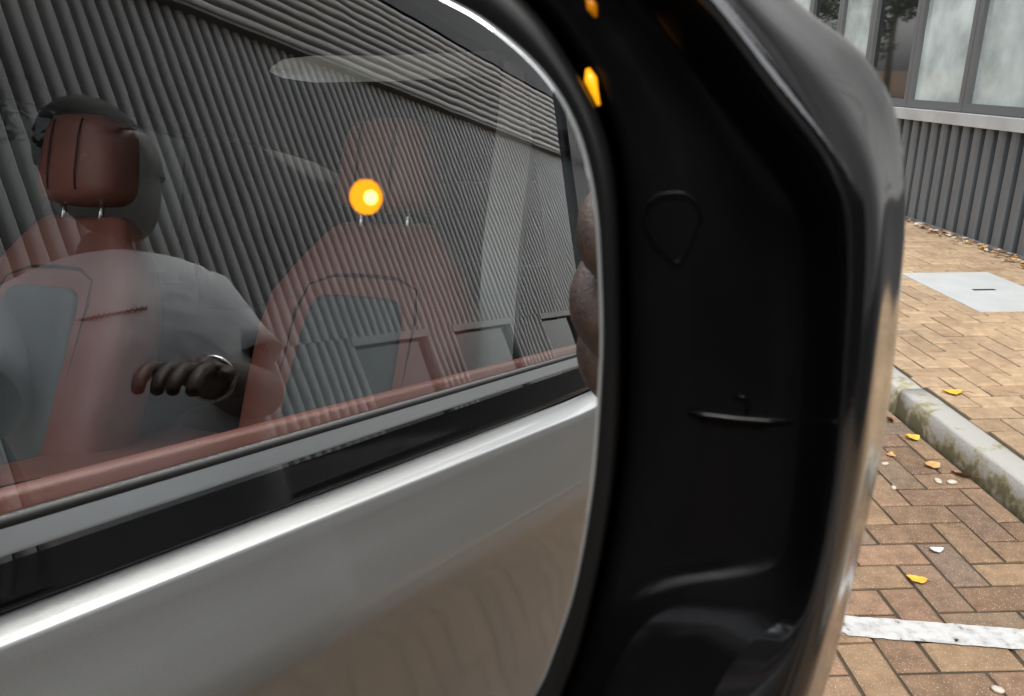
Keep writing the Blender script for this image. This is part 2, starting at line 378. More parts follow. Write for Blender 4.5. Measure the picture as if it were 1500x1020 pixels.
def bpart(name, VF, m, parent=bld, smooth=False):
    off = Vector((-WALL_X, 0, 0)) if parent is bld else Vector((-WALL_X, 0, 0))
    return mesh(name, [Vector(v) + off for v in VF[0]], VF[1], m, parent, smooth)
bpart('wall', box(WALL_X + .16, WALL_X + 6, -45, 30, -.1, 5.6), 'cladding_dark')
k = -44.8
while k < 29:      # cladding sheets, 4.2 m wide
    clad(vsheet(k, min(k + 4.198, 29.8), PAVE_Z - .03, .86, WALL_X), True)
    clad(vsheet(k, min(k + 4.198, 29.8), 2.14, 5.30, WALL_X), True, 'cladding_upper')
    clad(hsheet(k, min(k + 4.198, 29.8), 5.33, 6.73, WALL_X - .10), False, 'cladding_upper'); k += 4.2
bpart('soffit', box(WALL_X - .10, WALL_X + .3, -45, 30, 5.29, 5.325), 'frame_grey')
bpart('roof', box(WALL_X + .02, WALL_X + 8, -45, 30, 6.70, 6.80), 'cladding_dark')
bpart('added_dark_block', box(WALL_X + .12, WALL_X + 5, -34, -6.2, 6.80, 8.8), 'cladding_dark')  # dark block added to keep bright sky out of the window reflection
bpart('downpipe_rail', tube([(WALL_X - .02, -45, PAVE_Z + .0), (WALL_X - .02, 30, PAVE_Z + .0)], .02), 'frame_grey')
sl = bpart('window_sill', box(WALL_X - .06, WALL_X + .16, -45, 30, .865, .945), 'sill')
# window strip: forward of the car pale film-covered panes and dark ones; behind, dark openings in the cladding
mull = [3.55, 4.35, 5.15, 5.95, 6.75, 7.55, 8.25, 9.0, 9.8, 10.6, 11.4, 12.2]
def window(y0, y1, z0, z1, m, tr=None):
    wd = bpart('window', cat_vf(box(WALL_X + .03, WALL_X + .11, y0, y0 + .05, z0, z1), box(WALL_X + .03, WALL_X + .11, y1 - .05, y1, z0, z1),
               box(WALL_X + .03, WALL_X + .11, y0 + .05, y1 - .05, z0, z0 + .06), box(WALL_X + .03, WALL_X + .11, y0 + .05, y1 - .05, z1 - .05, z1)), 'frame_grey')
    mesh('pane', [Vector(v) - Vector((WALL_X, 0, 0)) for v in box(WALL_X + .065, WALL_X + .08, y0 + .048, y1 - .048, z0 + .058, z1 - .048)[0]], box(0, 1, 0, 1, 0, 1)[1], m, wd, False)
    if tr:
        mesh('transom', [Vector(v) - Vector((WALL_X, 0, 0)) for v in box(WALL_X + .035, WALL_X + .1, y0 + .051, y1 - .051, tr, tr + .06)[0]], box(0, 1, 0, 1, 0, 1)[1], 'frame_grey', wd, False)
for k, (a, b_) in enumerate(zip(mull, mull[1:])):
    window(a + .003, b_ - .003, .95, 2.12, ['film', 'film', 'film', 'film', 'pane_dark', 'film', 'pane_dark', 'film', 'pane_dark', 'film', 'pane_dark'][k], None)
bpart('reveal', box(WALL_X + .12, WALL_X + .155, 3.4, 12.3, .95, 2.13), 'room_dark')
yw = -3.2; back = []
for (a, b_) in ((-7.6, -6.2), (-9.9, -8.25), (-12.6, -11.1), (-15.4, -13.9)):
    window(a, b_, .95, 2.12, 'pane_dark'); back.append((a, b_))
    bpart('lintel', box(WALL_X - .03, WALL_X + .028, a - .05, b_ + .05, 2.055, 2.135), 'sill')
edges = [-45] + [v for p in sorted(back) for v in p] + [3.54]
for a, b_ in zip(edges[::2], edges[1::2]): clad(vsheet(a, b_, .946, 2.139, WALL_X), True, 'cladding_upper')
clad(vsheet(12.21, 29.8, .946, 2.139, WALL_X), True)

# ================================================================== inspection cover
cov = empty('inspection_cover', (2.75, 4.16, PAVE_Z), 'pale concrete inspection cover set in the buff pavement', 'cover')
mesh('slab', *box(-.265, .265, -.40, .40, -.03, .0045, .003), 'concrete_cover', cov, False)
mesh('lifting_slot', *box(-.062, .062, -.012, .012, -.01, .006), 'rubber', cov, False)

# ================================================================== fallen leaves and pebbles
def leaf_vf(L_, W_, seed, curl=.25):
    rnd = random.Random(seed); V, F = [], []; n = 7
    for i in range(n + 1):
        t_ = i / n; w_ = W_ * (math.sin(math.pi * t_ ** .8) ** .8 if 0 < t_ < 1 else .02) * (1 + .25 * rnd.uniform(-1, 1) * (i % 2))
        z = curl * L_ * (t_ - .5) ** 2 * 1.6
        V += [((t_ - .5) * L_, -w_, z + abs(curl) * W_ * rnd.uniform(.4, 1)), ((t_ - .5) * L_, 0, z), ((t_ - .5) * L_, w_, z + abs(curl) * W_ * rnd.uniform(.3, .9))]
    for i in range(n):
        a = i * 3; F += [(a, a + 1, a + 4, a + 3), (a + 1, a + 2, a + 5, a + 4)]
    return V, F
def leaf(x, y, z, L_, W_, rot, m, label, tilt=.1):
    o = mesh('fallen_leaf', *leaf_vf(L_, W_, x * 91), m); o.location = (x, y, z + .004); o.rotation_euler = (tilt, tilt * .5, rot)
    v, f = tube([(-L_ / 2, 0, .004), (-L_ * .72, .004, .008), (-L_ * .95, .012, .006)], .0012, 5)
    mesh('stalk', v, f, 'leaf_brown', o); return tag(o, label, 'leaf', 'leaves fallen on the paving')
leaf(1.113, 1.721, ROAD_Z, .05, .019, 2.6, 'leaf_yellow', 'small yellow leaf with dark stalk lying alone on the bay bricks')
leaf(1.756, 2.721, PAVE_Z, .07, .026, 2.9, 'leaf_yellow', 'yellow leaf lying on the buff pavement behind the kerb')
leaf(1.535, 2.55, ROAD_Z, .055, .022, .4, 'leaf_yellow', 'bright yellow leaf in the gutter at the foot of the kerb')
leaf(1.52, 2.72, ROAD_Z, .075, .026, 1.3, 'leaf_brown', 'brown curled leaf leaning on the kerb face beside the bright yellow leaf', .5)
leaf(1.40, 2.66, ROAD_Z, .06, .023, 2.2, 'leaf_tan', 'tan leaf in the gutter nearest the mirror housing')
leaf(1.545, 2.27, ROAD_Z, .075, .022, 1.9, 'leaf_brown', 'dark brown leaf against the kerb above the pale pebbles', .5)
leaf(1.49, 2.34, ROAD_Z, .06, .022, .3, 'leaf_tan', 'tan leaf beside the dark brown leaf at the kerb')
leaf(1.39, 2.42, ROAD_Z, .04, .014, 1.1, 'leaf_tan', 'tiny tan leaf on the bay bricks short of the kerb')
leaf(1.238, 1.853, ROAD_Z, .04, .013, .1, 'shoe', 'flat white scrap on a bay brick beyond the small yellow leaf', .02)
def pebble(x, y, z, s, label):
    v, f = superbox(s, s * .62, s * .4, .9, 10, 7, lambda p: p * (1 + .15 * noise.noise(p * 90 + Vector((x, y, 0)) * 9)))
    o = mesh('pebble', v, f, 'pebble'); o.location = (x, y, z + s * .3); o.rotation_euler = (0, 0, x * 40); tag(o, label, 'pebble', 'pebbles on the bay bricks')
pebble(1.452, 2.235, 0, .016, 'pale oval pebble left of its twin near the kerb')
pebble(1.492, 2.225, 0, .017, 'pale round pebble right of its twin near the kerb')
pebble(1.29, 2.20, 0, .012, 'pale pebble on bricks beside the mirror housing')
pebble(1.34, 2.36, 0, .013, 'pale pebble midway between housing and kerb')
pebble(1.085, 1.335, 0, .014, 'cream pebble at the bottom edge below the white line')
V, F, MI = [], [], []
me = bpy.data.meshes.new('leaf_litter')
for k in range(900):
    y = random.uniform(-4, 12); x = WALL_X - .05 - abs(random.gauss(0, .06)); v, f = leaf_vf(random.uniform(.03, .06), random.uniform(.01, .02), k)
    Mx = Matrix.Translation((x, y, PAVE_Z + .006 + random.random() * .02)) @ Matrix.Rotation(random.random() * 6.3, 4, 'Z') @ Matrix.Rotation(random.gauss(0, .3), 4, 'X')
    b0 = len(V); V += [Mx @ Vector(p) for p in v]; F += [tuple(i + b0 for i in q) for q in f]; MI += [random.choice((0, 0, 1, 2))] * len(f)
me.from_pydata([tuple(v) for v in V], [], F)
for n_ in ('leaf_tan', 'leaf_brown', 'pebble'): me.materials.append(MATS[n_])
me.polygons.foreach_set('material_index', MI); o = bpy.data.objects.new('leaf_litter', me); COL.objects.link(o)
tag(o, 'dry leaf litter gathered along the foot of the corrugated wall', 'leaf litter', kind='stuff')

# ================================================================== trees across the car park
def tree(x, y, h, label, seed):
    rnd = random.Random(seed); tr = empty('tree', (x, y, -.09), label, 'tree', 'trees across the car park'); segs = []
    mesh('trunk', *cat_vf(tube([(0, 0, 0), (.05, .03, h * .25), (-.04, .06, h * .5), (0, 0, h * .8)], [.2, .15, .11, .04]),
         *[tube([(0, 0, h * .3 + k * .35), (math.cos(k * 2.2) * h * .13, math.sin(k * 2.2) * h * .13, h * .45 + k * .4), (math.cos(k * 2.2) * h * .25, math.sin(k * 2.2) * h * .25, h * .55 + k * .45)], [.08, .05, .02], 6) for k in range(7)]), 'bark', tr)
    cl = [(Vector((rnd.gauss(0, h * .17), rnd.gauss(0, h * .17), h * .62 + rnd.gauss(0, h * .17))), rnd.uniform(.5, 1.1)) for _ in range(34)]
    V, F, MI = [], [], []
    for k in range(5200):
        c, r_ = rnd.choice(cl); d = Vector((rnd.gauss(0, 1), rnd.gauss(0, 1), rnd.gauss(0, 1))).normalized() * r_ * rnd.random() ** .4
        p = c + d; a = Vector((rnd.gauss(0, 1), rnd.gauss(0, 1), rnd.gauss(0, .6))).normalized() * rnd.uniform(.09, .17); b_ = a.orthogonal().normalized() * a.length * .5
        n0 = len(V); V += [p - a, p + b_, p + a, p - b_]; F.append((n0, n0 + 1, n0 + 2, n0 + 3)); MI.append(rnd.randrange(3))
    o = mesh('crown', V, F, None, tr, False)
    for k in range(3): o.data.materials.append(MATS['foliage%d' % k])
    o.data.polygons.foreach_set('material_index', MI)
tree(-13, 6, 8, 'broad green tree across the car park facing the window strip', 1)
tree(-15, 12, 9, 'tall green tree across the car park far ahead of the car', 2)
tree(-14, -2, 8.5, 'green tree across the car park level with the parked car', 3)
tree(-12, 26, 9, 'green tree on the far verge nearest the window strip line', 5)
tree(-14, 33, 10, 'leafy tree on the far verge standing second in its row', 6)
tree(-11, 39, 9, 'tall leafy tree on the far verge standing third in its row', 8)
tree(-16, 47, 11, 'largest leafy tree on the far verge at the end of its row', 9)
tree(-16, -9, 9, 'green tree across the car park behind the parked car', 4)

# ================================================================== CAR
car = empty('car', (-1.33, -1.0, 0), 'silver car with black door mirror and red leather seats parked by the kerb', 'car')
CO = Vector((-1.33, -1.0, 0))
def cpart(name, VF, m, parent=None, smooth=True):
    o = mesh(name, [Vector(v) - CO for v in VF[0]], VF[1], m, parent or car, smooth); return o
def csub(name, VF, m, parent, smooth=True):
    return mesh(name, [Vector(v) - CO for v in VF[0]], VF[1], m, parent, smooth)
TAU = math.tan(R(12.5)); GX, GZ = -.372, 1.073
def glass_x(z): return GX - (z - GZ) * TAU
def flank(y):
    # outer skin below the waist, (x, z) from the shoulder edge to the sill
    s = max(0, min(1, -y / 1.0)); o_ = .010 * s; d = -.030 * s; c = -.075 * s
    P = [(-.376, 1.0262 + d * .7), (-.375, 1.0260 + d * .7), (-.3465, 1.0218 + d), (-.3445, 1.0208 + d), (-.3432, 1.0185 + d), (-.3418, 1.008 + d), (-.333, .985 + c * .5), (-.324, .963 + c * .9), (-.3195, .946 + c), (-.3205, .935 + c),
         (-.331, .90 + c), (-.346, .82 + c), (-.352, .70), (-.348, .62), (-.340, .55), (-.335, .47), (-.36, .36), (-.40, .27)]
    zt = 1.026
    for (ya, za), (yb, zb) in zip(((.35, 1.026), (.8, 1.0), (1.3, .94), (1.62, .865), (1.80, .76)), ((.8, 1.0), (1.3, .94), (1.62, .865), (1.80, .76), (3, .7))):
        if ya <= y <= yb: zt = za + (zb - za) * (y - ya) / (yb - ya)
    return [(x + o_ - .05 * max(0, y - 1.3) ** 2, z if z < .45 else .45 + (z - .45) * (zt - .45) / .576) for x, z in P]
def panel(y0, y1, n=16, arch=None):
    loops = []
    for k in range(n + 1):
        y = y0 + (y1 - y0) * k / n; pr = flank(y)
        if arch:
            cy_, cz_, rr = arch; q_ = rr * rr - (y - cy_) ** 2; zl = cz_ + math.sqrt(q_) if q_ > 0 else 0
            pr = [(x, max(z, zl)) for x, z in pr]
        loops.append([(x, y, z) for x, z in pr])
    return loft(loops, False)
def mirror_x(VF): return [Vector((-2.66 - v[0], v[1], v[2])) for v in VF[0]], [tuple(reversed(f)) for f in VF[1]]
door = cpart('front_door', panel(-1.22, .20, 30), 'silver_paint')
for o_ in (door,):
    for e_ in o_.data.edges:
        i_, j_ = e_.vertices
        if i_ % 17 == j_ % 17 and i_ % 17 in (1, 2, 4): e_.use_edge_sharp = True
rdoor = cpart('rear_door', panel(-2.12, -1.226, 16), 'silver_paint')
wing = cpart('front_wing', panel(.206, 1.75, 40, (.98, .36, .40)), 'silver_paint')
quar = cpart('rear_quarter', panel(-3.25, -2.126, 40, (-2.50, .36, .40)), 'silver_paint')
for nm, a, b_, ar in (('front_door', -1.22, .2, None), ('rear_door', -2.12, -1.226, None), ('front_wing', .206, 1.75, (.98, .36, .40)), ('rear_quarter', -3.25, -2.126, (-2.50, .36, .40))):
    cpart(nm, mirror_x(panel(a, b_, 30, ar)), 'silver_paint')
csub('door_handle', xf(superbox(.012, .10, .016, .5), Matrix.Translation((-.325, -1.14, .90))), 'silver_paint', door)
def strip(pts_fn, y0, y1, n=12):
    return loft([[(x, y, z) for x, z in pts_fn(y)] for y in [y0 + (y1 - y0) * k / n for k in range(n + 1)]], False)
sdrop = lambda y: -.020 * max(0, min(1, -y / 1.0))
for a, b_, dd in ((-1.22, .10, door), (-2.12, -1.226, rdoor)):
    csub('window_seal', strip(lambda y: [(-.376, 1.0765), (-.370, 1.0765), (-.3685, 1.0725), (-.3695, 1.069)], a, b_), 'rubber', dd)
    csub('waist_moulding', strip(lambda y: [(-.3705, 1.0705), (-.3695, 1.0712), (-.3685, 1.0710), (-.3640, 1.0595), (-.3637, 1.0582), (-.3645, 1.0572), (-.369, 1.0570)], a, b_), 'chrome', dd, False)
    csub('waist_trim', strip(lambda y: [(-.3745, 1.0575), (-.3738, 1.052), (-.3715, 1.043 + sdrop(y) * .3), (-.3692, 1.035 + sdrop(y) * .7), (-.3670, 1.0295 + sdrop(y)), (-.3672, 1.0268 + sdrop(y)), (-.378, 1.0255 + sdrop(y))], a, b_), 'gloss_black', dd)
# glass of the doors, one 4 mm pane each (a single face to the eye, its body behind)
def quad_glass(ya, yb, za, zb, yta, ytb, n=10):
    loops = []
    for i in range(n + 1):
        t_ = i / n; z = za + (zb - za) * t_; y_a = ya + (yta - ya) * t_; y_b = yb + (ytb - yb) * t_
        loops.append([(glass_x(z) - .006, y_a + (y_b - y_a) * k / n, z) for k in range(n + 1)])
    V, F = loft(loops, False); return V, [tuple(reversed(f)) for f in F]
win = csub('window', quad_glass(-1.18, .40, 1.05, 1.63, -1.24, -.22), 'window_glass', door)
csub('window', quad_glass(-2.12, -1.24, 1.05, 1.63, -2.05, -1.26), 'tinted_glass', rdoor)
cpart('window', mirror_x(quad_glass(-1.18, .40, 1.05, 1.63, -1.24, -.22)), 'tinted_glass')
cpart('window', mirror_x(quad_glass(-2.12, -1.24, 1.05, 1.63, -2.05, -1.26)), 'tinted_glass')
pil = []
for f_ in (lambda v: v, mirror_x):
    cpart('pillar', f_(loft([[(glass_x(z) + .004, y, z), (glass_x(z) + .004, y + .095, z), (glass_x(z) - .07, y + .085, z), (glass_x(z) - .07, y + .005, z)] for z, y in ((1.03, -1.265), (1.3, -1.28), (1.66, -1.31))], True, True, True)), 'gloss_black', smooth=False)
    cpart('windscreen_pillar', f_(loft([[(glass_x(z) + .004, y, z), (glass_x(z) + .0, y + .07, z), (glass_x(z) - .08, y + .08, z), (glass_x(z) - .06, y - .02, z)] for z, y in ((1.03, .42), (1.3, .10), (1.50, -.10), (1.68, -.28))], True, True, True)), 'silver_paint', smooth=False)
    cpart('quarter_pillar', f_(loft([[(glass_x(z) + .004, y, z), (glass_x(z) + .004, y + .12, z), (glass_x(z) - .08, y + .12, z), (glass_x(z) - .08, y - .9, z), (glass_x(z) + .004, y - .95, z)] for z, y in ((1.03, -2.22), (1.3, -2.18), (1.68, -2.12))], True, True, True)), 'silver_paint', smooth=False)
loops = []
for k in range(15):
    x = -.495 - (1.67 * k / 14); c_ = 1 - ((k - 7) / 7) ** 2; zc = 1.655 + .085 * c_ ** .6
    loops.append([(x, -.25 - 0.02 * c_ + .10 * 0, zc - .035), (x, -.33, zc - .005), (x, -.8, zc + .02), (x, -1.6, zc + .01), (x, -2.6, zc - .05), (x, -3.05, zc - .13)])
loops_in = [[(p[0], p[1], p[2] - .05) for p in l] for l in loops]
def roof_split(VF, glass):
    return VF[0], [f for i, f in enumerate(VF[1]) if not ((i % 5 == 1) and 1 <= i // 5 <= 12)]
cpart('roof', roof_split(loft(loops, False), False), 'silver_paint'); cpart('added_roof_glass', loft([l[1:3] for l in loops[1:14]], False), 'screen_glass'); cpart('headlining', roof_split(loft(loops_in, False), False), 'dark_interior')  # roof glass added, out of view, to let light onto the seats
cpart('windscreen', loft([[(-.42 - 1.82 * k / 12, .52 + .22 * (1 - ((k - 6) / 6) ** 2), 1.06), (-.47 - 1.72 * k / 12, .12 + .16 * (1 - ((k - 6) / 6) ** 2), 1.36), (-.50 - 1.66 * k / 12, -.27 + .06 * (1 - ((k - 6) / 6) ** 2), 1.66 + .04 * (1 - ((k - 6) / 6) ** 2))] for k in range(13)], False), 'screen_glass')
cpart('bonnet', loft([[(-.38 - 1.90 * k / 12, y, z - .035 * abs((k - 6) / 6) ** 3 + (.012 if k in (3, 9) else 0)) for y, z in ((.36, 1.065), (.8, 1.04), (1.3, .978), (1.62, .90), (1.78, .80))] for k in range(13)], False), 'silver_paint')
cpart('front_bumper', loft([[(-.34 - 1.98 * k / 12, 1.74 + .12 * (1 - ((k - 6) / 6) ** 4) + dy, z) for dy, z in ((0, .80), (.03, .66), (.05, .50), (.02, .30), (-.05, .22))] for k in range(13)], False), 'silver_paint')
cpart('grille', *[superbox(.45, .03, .12, .3)] and [xf(superbox(.45, .03, .12, .3), Matrix.Translation((-1.33, 1.88, .62)))], 'plastic_black')
for sx in (-.62, -2.04): cpart('headlight', xf(superbox(.17, .06, .06, .6), Matrix.Translation((sx, 1.80, .72))), 'bright_metal')
cpart('tailgate', loft([[(-.40 - 1.86 * k / 12, y, z) for y, z in ((-3.05, 1.55), (-3.30, 1.15), (-3.36, .8), (-3.32, .35))] for k in range(13)], False), 'silver_paint')
cpart('floor', box(-2.2, -.46, -3.2, 1.2, .28, .33), 'dark_interior', smooth=False)
for yy in (.98, -2.50):
    for f_, nm in ((lambda v: v, 'wheel'), (mirror_x, 'wheel')):
        ring = lambda r_, x: [(x, yy + r_ * math.cos(2 * math.pi * k / 40), .36 + r_ * math.sin(2 * math.pi * k / 40)) for k in range(40)]
        wh = cpart('wheel', f_(loft([ring(.25, -.56), ring(.25, -.36), ring(.24, -.345), ring(.22, -.35), ring(.07, -.37), ring(.0, -.365)])), 'alloy')
        for q_ in range(10): csub('spoke', f_(xf(superbox(.012, .085, .016, .5, 12, 8), Matrix.Translation((-.352, yy, .36)) @ Matrix.Rotation(2 * math.pi * q_ / 10, 4, 'X') @ Matrix.Translation((0, .145, 0)))), 'bright_metal', wh)
        csub('tyre', f_(loft([ring(.25, -.57), ring(.33, -.575), ring(.36, -.55), ring(.36, -.37), ring(.335, -.345), ring(.255, -.343)])), 'tyre', wh)
        cpart('wheel_arch', f_(loft([[(x, yy + .41 * math.cos(a), .36 + .41 * math.sin(a)) for a in [math.pi * k / 16 for k in range(17)]] for x in (-.345, -.65)], False)), 'plastic_black')
# interior: door card, dash, wheel, console, trims
card = cpart('door_card', loft([[(-.386, y, 1.060), (-.387, y, 1.080), (-.391, y, 1.084), (-.402, y, 1.083), (-.412, y, 1.076), (-.414, y, 1.070)] for y in [.30 - 1.48 * k / 10 for k in range(11)]], False), 'red_leather')
csub('lower_card', loft([[(-.414, y, 1.070), (-.440, y, 1.068), (-.462, y, 1.05), (-.470, y, .98), (-.466, y, .80), (-.50, y, .78), (-.47, y, .74), (-.47, y, .34)] for y in (.30, -.4, -1.18)], False), 'dark_interior', card)
csub('card_trim', tube([(-.436, .28, 1.0705), (-.436, -.1, 1.0705), (-.436, -.16, 1.0685)], .004), 'bright_metal', card)
cpart('rear_door_card', box(-.47, -.395, -3.2, -1.24, .34, 1.075), 'dark_interior')
cpart('far_door_card', box(-2.27, -2.20, -3.2, .3, .34, 1.09), 'dark_interior')
for xa, xb in ((-.60, -.50), (-2.16, -2.06)):
    cpart('roof_lining', box(xa, xb, -3.1, -.40, 1.60, 1.69), 'dark_interior'); cpart('quarter_lining', box(xa, xb, -3.15, -2.06, 1.0, 1.62), 'dark_interior')
cpart('boot_lining', box(-2.2, -.46, -3.19, -3.12, .34, 1.70), 'dark_interior')
cpart('dashboard', loft([[(-.45, y, z), (-.8, y, z + .05), (-1.33, y, z + .02), (-1.9, y, z + .04), (-2.2, y, z)] for y, z in ((.50, 1.04), (.30, 1.05), (-.05, 1.03), (-.12, .95), (-.10, .70), (.0, .40))], False), 'dark_interior')
cpart('console', box(-1.46, -1.22, -1.3, -.1, .33, .72, .02), 'dark_interior')
cpart('armrest', box(-1.44, -1.24, -1.25, -.75, .72, .80, .025), 'red_leather')
sw_c = Vector((-.95, -.30, .90)); swM = Matrix.Translation(sw_c) @ Matrix.Rotation(R(-66), 4, 'X')
sw = cpart('steering_wheel', xf(tube([(.185 * math.cos(2 * math.pi * k / 40), .185 * math.sin(2 * math.pi * k / 40), 0) for k in range(40)], .016, 10, True), swM), 'plastic_black')
csub('hub', xf(superbox(.075, .06, .025, .5), swM), 'dark_interior', sw)
for a in (0, math.pi, -math.pi / 2): csub('spoke', xf(tube([(.06 * math.cos(a), .06 * math.sin(a), 0), (.18 * math.cos(a), .18 * math.sin(a), 0)], .013), swM), 'plastic_black', sw)
csub('column', tube([sw_c, sw_c + Vector((0, .38, -.14))], .04), 'dark_interior', sw)
cpart('pillar_trim', loft([[(x0 - .035, y + .03, z), (x0 + .035, y + .0, z), (x0 + .032, y - .03, z), (x0 - .036, y - .01, z)] for z, x0, y in ((.95, -.655, -1.38), (1.12, -.652, -1.38), (1.25, -.650, -1.38), (1.5, -.637, -1.40), (1.69, -.632, -1.42))], True, True, True), 'pale_trim', smooth=False)
cpart('roof_rail_trim', loft([[(c_[0], c_[1], c_[2] - h_), (c_[0] - .012, c_[1] - .008, c_[2]), (c_[0], c_[1], c_[2] + h_)] for c_, h_ in (((-.80, -.82, 1.497), .004), ((-.795, -.84, 1.503), .014), ((-.78, -.90, 1.515), .021), ((-.74, -1.06, 1.55), .022), ((-.66, -1.36, 1.625), .024))], False), 'pale_trim')
# seats
def seat(x, y, base_z, rec=17):
    s = cpart('front_seat', xf(superbox(.25, .27, .085, .45), Matrix.Translation((x, y + .28, base_z - .02)) @ Matrix.Rotation(R(6), 4, 'X')), 'red_leather')
    M_ = Matrix.Translation((x, y, base_z)) @ Matrix.Rotation(R(rec), 4, 'X')
    secs = [(0, .235, .075), (.10, .255, .085), (.25, .262, .085), (.38, .262, .08), (.46, .250, .072), (.53, .215, .064), (.585, .170, .056), (.625, .140, .046), (.642, .12, .030), (.648, .08, .012)]
    zs = [q_[0] for q_ in secs]; loops = []
    for z, hw, hd in secs:
        L_ = []
        for k in range(36):
            a = 2 * math.pi * k / 36; cx_ = math.copysign(abs(math.cos(a)) ** .5, math.cos(a)); sy = math.copysign(abs(math.sin(a)) ** .7, math.sin(a))
            px = hw * cx_; py = hd * sy
            if py > 0: py += .045 * max(0, abs(px) / hw - .55) * (1 if z < .5 else .3) - .02 * max(0, 1 - abs(px) / .16)
            L_.append((px, py, z))
        loops.append(L_)
    bk = csub('backrest', xf(loft(loops, True, True, True), M_), 'red_leather', s)
    V, F = superbox(.135, .030, .215, .3, 32, 16)
    V = [Vector((v.x * (1 - .12 * max(0, v.z / .215)), v.y + .006 * (abs(math.sin(v.x * 46)) ** .5 if v.y > 0 else 0), v.z)) for v in V]
    csub('backrest_panel', xf((V, F), M_ @ Matrix.Translation((0, .052, .245))), 'grey_leather', s)
    V, F = superbox(.24, .24, .03, .4); csub('cushion_panel', xf((V, F), Matrix.Translation((x, y + .30, base_z + .055)) @ Matrix.Rotation(R(6), 4, 'X') @ Matrix.Scale(.6, 4, (1, 0, 0))), 'grey_leather', s)
    for sx in (-1, 1):
        csub('bolster_piping', xf(tube([(sx * .150, .075, .06), (sx * .152, .078, .25), (sx * .150, .074, .42), (sx * .135, .062, .48), (sx * .08, .056, .505), (0, .055, .51)], .004, 6), M_), 'red_seam', s)
    Mh = M_ @ Matrix.Translation((0, .035, .765)) @ Matrix.Rotation(R(-9), 4, 'X')
    hr = csub('headrest', xf(superbox(.115, .055, .100, .45, 32, 18, lambda v: Vector((v.x * (1 - .10 * v.z / .100), v.y + .018 * (1 - (v.x / .115) ** 2) * (1 if v.y > 0 else 0), v.z))), Mh), 'red_leather', s)
    for sx in (-.042, .042): csub('headrest_seam', xf(tube([(sx, .03, .094), (sx * 1.02, .068, .078), (sx * 1.03, .0735, .04), (sx * 1.03, .0735, .0), (sx * 1.03, .0735, -.04), (sx * 1.03, .068, -.075), (sx, .03, -.094)], .0022, 6), Mh), 'red_seam', s)
    csub('headrest_seam', xf(tube([(-.098, .01, .090), (-.05, .045, .095), (0, .055, .0965), (.05, .045, .095), (.098, .01, .090)], .0028, 6), Mh), 'red_seam', s)
    for sx in (-.06, .06): csub('headrest_post', xf(tube([(sx, .02, .60), (sx, .03, .70)], .006), M_), 'bright_metal', s)
    return s
seat(-.93, -1.19, .675); seat(-1.60, -.97, .665)
cpart('rear_seat', cat_vf(xf(superbox(.75, .12, .36, .35), Matrix.Translation((-1.33, -2.35, .85)) @ Matrix.Rotation(R(20), 4, 'X')), xf(superbox(.75, .28, .12, .4), Matrix.Translation((-1.33, -2.05, .58)))), 'dark_interior')

# ------------------------------------------------------------------ the door mirror (frame of the mirror glass, millimetres)
MO = Vector((0.0221311, 0.09685772, 1.23865118)); MU = Vector((0.97487558, -0.22275011, 0)); MV = Vector((0.0252795, 0.11063683, 0.99353935)); MN = Vector((0.221311, 0.96857725, -0.11348816))
def mw(u, v, w_): return MO + (MU * u + MV * v - MN * w_) * .001
GLASS = [(-26.4, 19.2), (-21.4, 16.5), (-15.5, 11.8), (-11.6, 6.8), (-9.2, 1.2), (-7.7, -5.2), (-6.9, -12.7), (-6.3, -21.4), (-6.3, -30.4), (-6.7, -41.7), (-8.4, -55.8), (-11.1, -66.6), (-13.5, -73.5),
         (-20, -84), (-34, -95), (-60, -102), (-100, -105), (-150, -100), (-182, -85), (-196, -55), (-198, -20), (-188, 8), (-165, 24), (-120, 33), (-80, 35), (-50, 30)]
BEZEL = [(-17.7, 19.1), (-13.7, 14.5), (-8.5, 6.2), (-6.1, -1.7), (-5.0, -12.7), (-4.2, -25.7), (-4.1, -34.8), (-4.7, -45.4), (-6.6, -59.7), (-9.1, -70.6),
         (-15, -86), (-31, -99), (-60, -106), (-100, -109), (-152, -104), (-186, -88), (-200, -56), (-202, -20), (-191, 11), (-167, 28), (-120, 37), (-80, 39), (-45, 36), (-28, 28)]
WELL = [(-2.0, 19.7), (2.0, 15.0), (8.5, 7.3), (14.3, 0.5), (17.9, -5.4), (19.6, -16.4), (20.4, -29.6), (20.7, -40.7), (20.3, -48.6), (17.5, -53.6), (10.4, -55.3), (3.1, -58.4), (-1.3, -64.6), (-4.2, -72.9), (-8.9, -83.4), (-29.2, -107.3), (-62.5, -116.7), (-104.2, -119.8), (-160.5, -114.6), (-199.0, -96.9), (-215.7, -60.4), (-217.8, -20.8), (-207.4, 15.6), (-176.1, 35.4), (-125.0, 44.8), (-83.4, 47.9), (-50.0, 45.8), (-20.8, 36.5)]
CREST = [(3.2, 17.3), (7.4, 12.6), (12.0, 7.1), (17.1, 1.3), (19.4, -3.3), (20.5, -10.6), (20.9, -18.2), (21.2, -26.0), (21.3, -34.2), (20.9, -42.8), (19.8, -51.7), (18.3, -61.3), (13.9, -77.6), (3.7, -92.4), (-16.6, -104.4), (-55.4, -111.8), (-92.4, -113.7), (-143.2, -108.1), (-183.0, -90.6), (-197.7, -55.4), (-199.6, -18.5), (-190.3, 18.5), (-158.9, 38.8), (-110.9, 48.0), (-73.9, 50.8), (-44.4, 49.0), (-18.5, 38.8)]
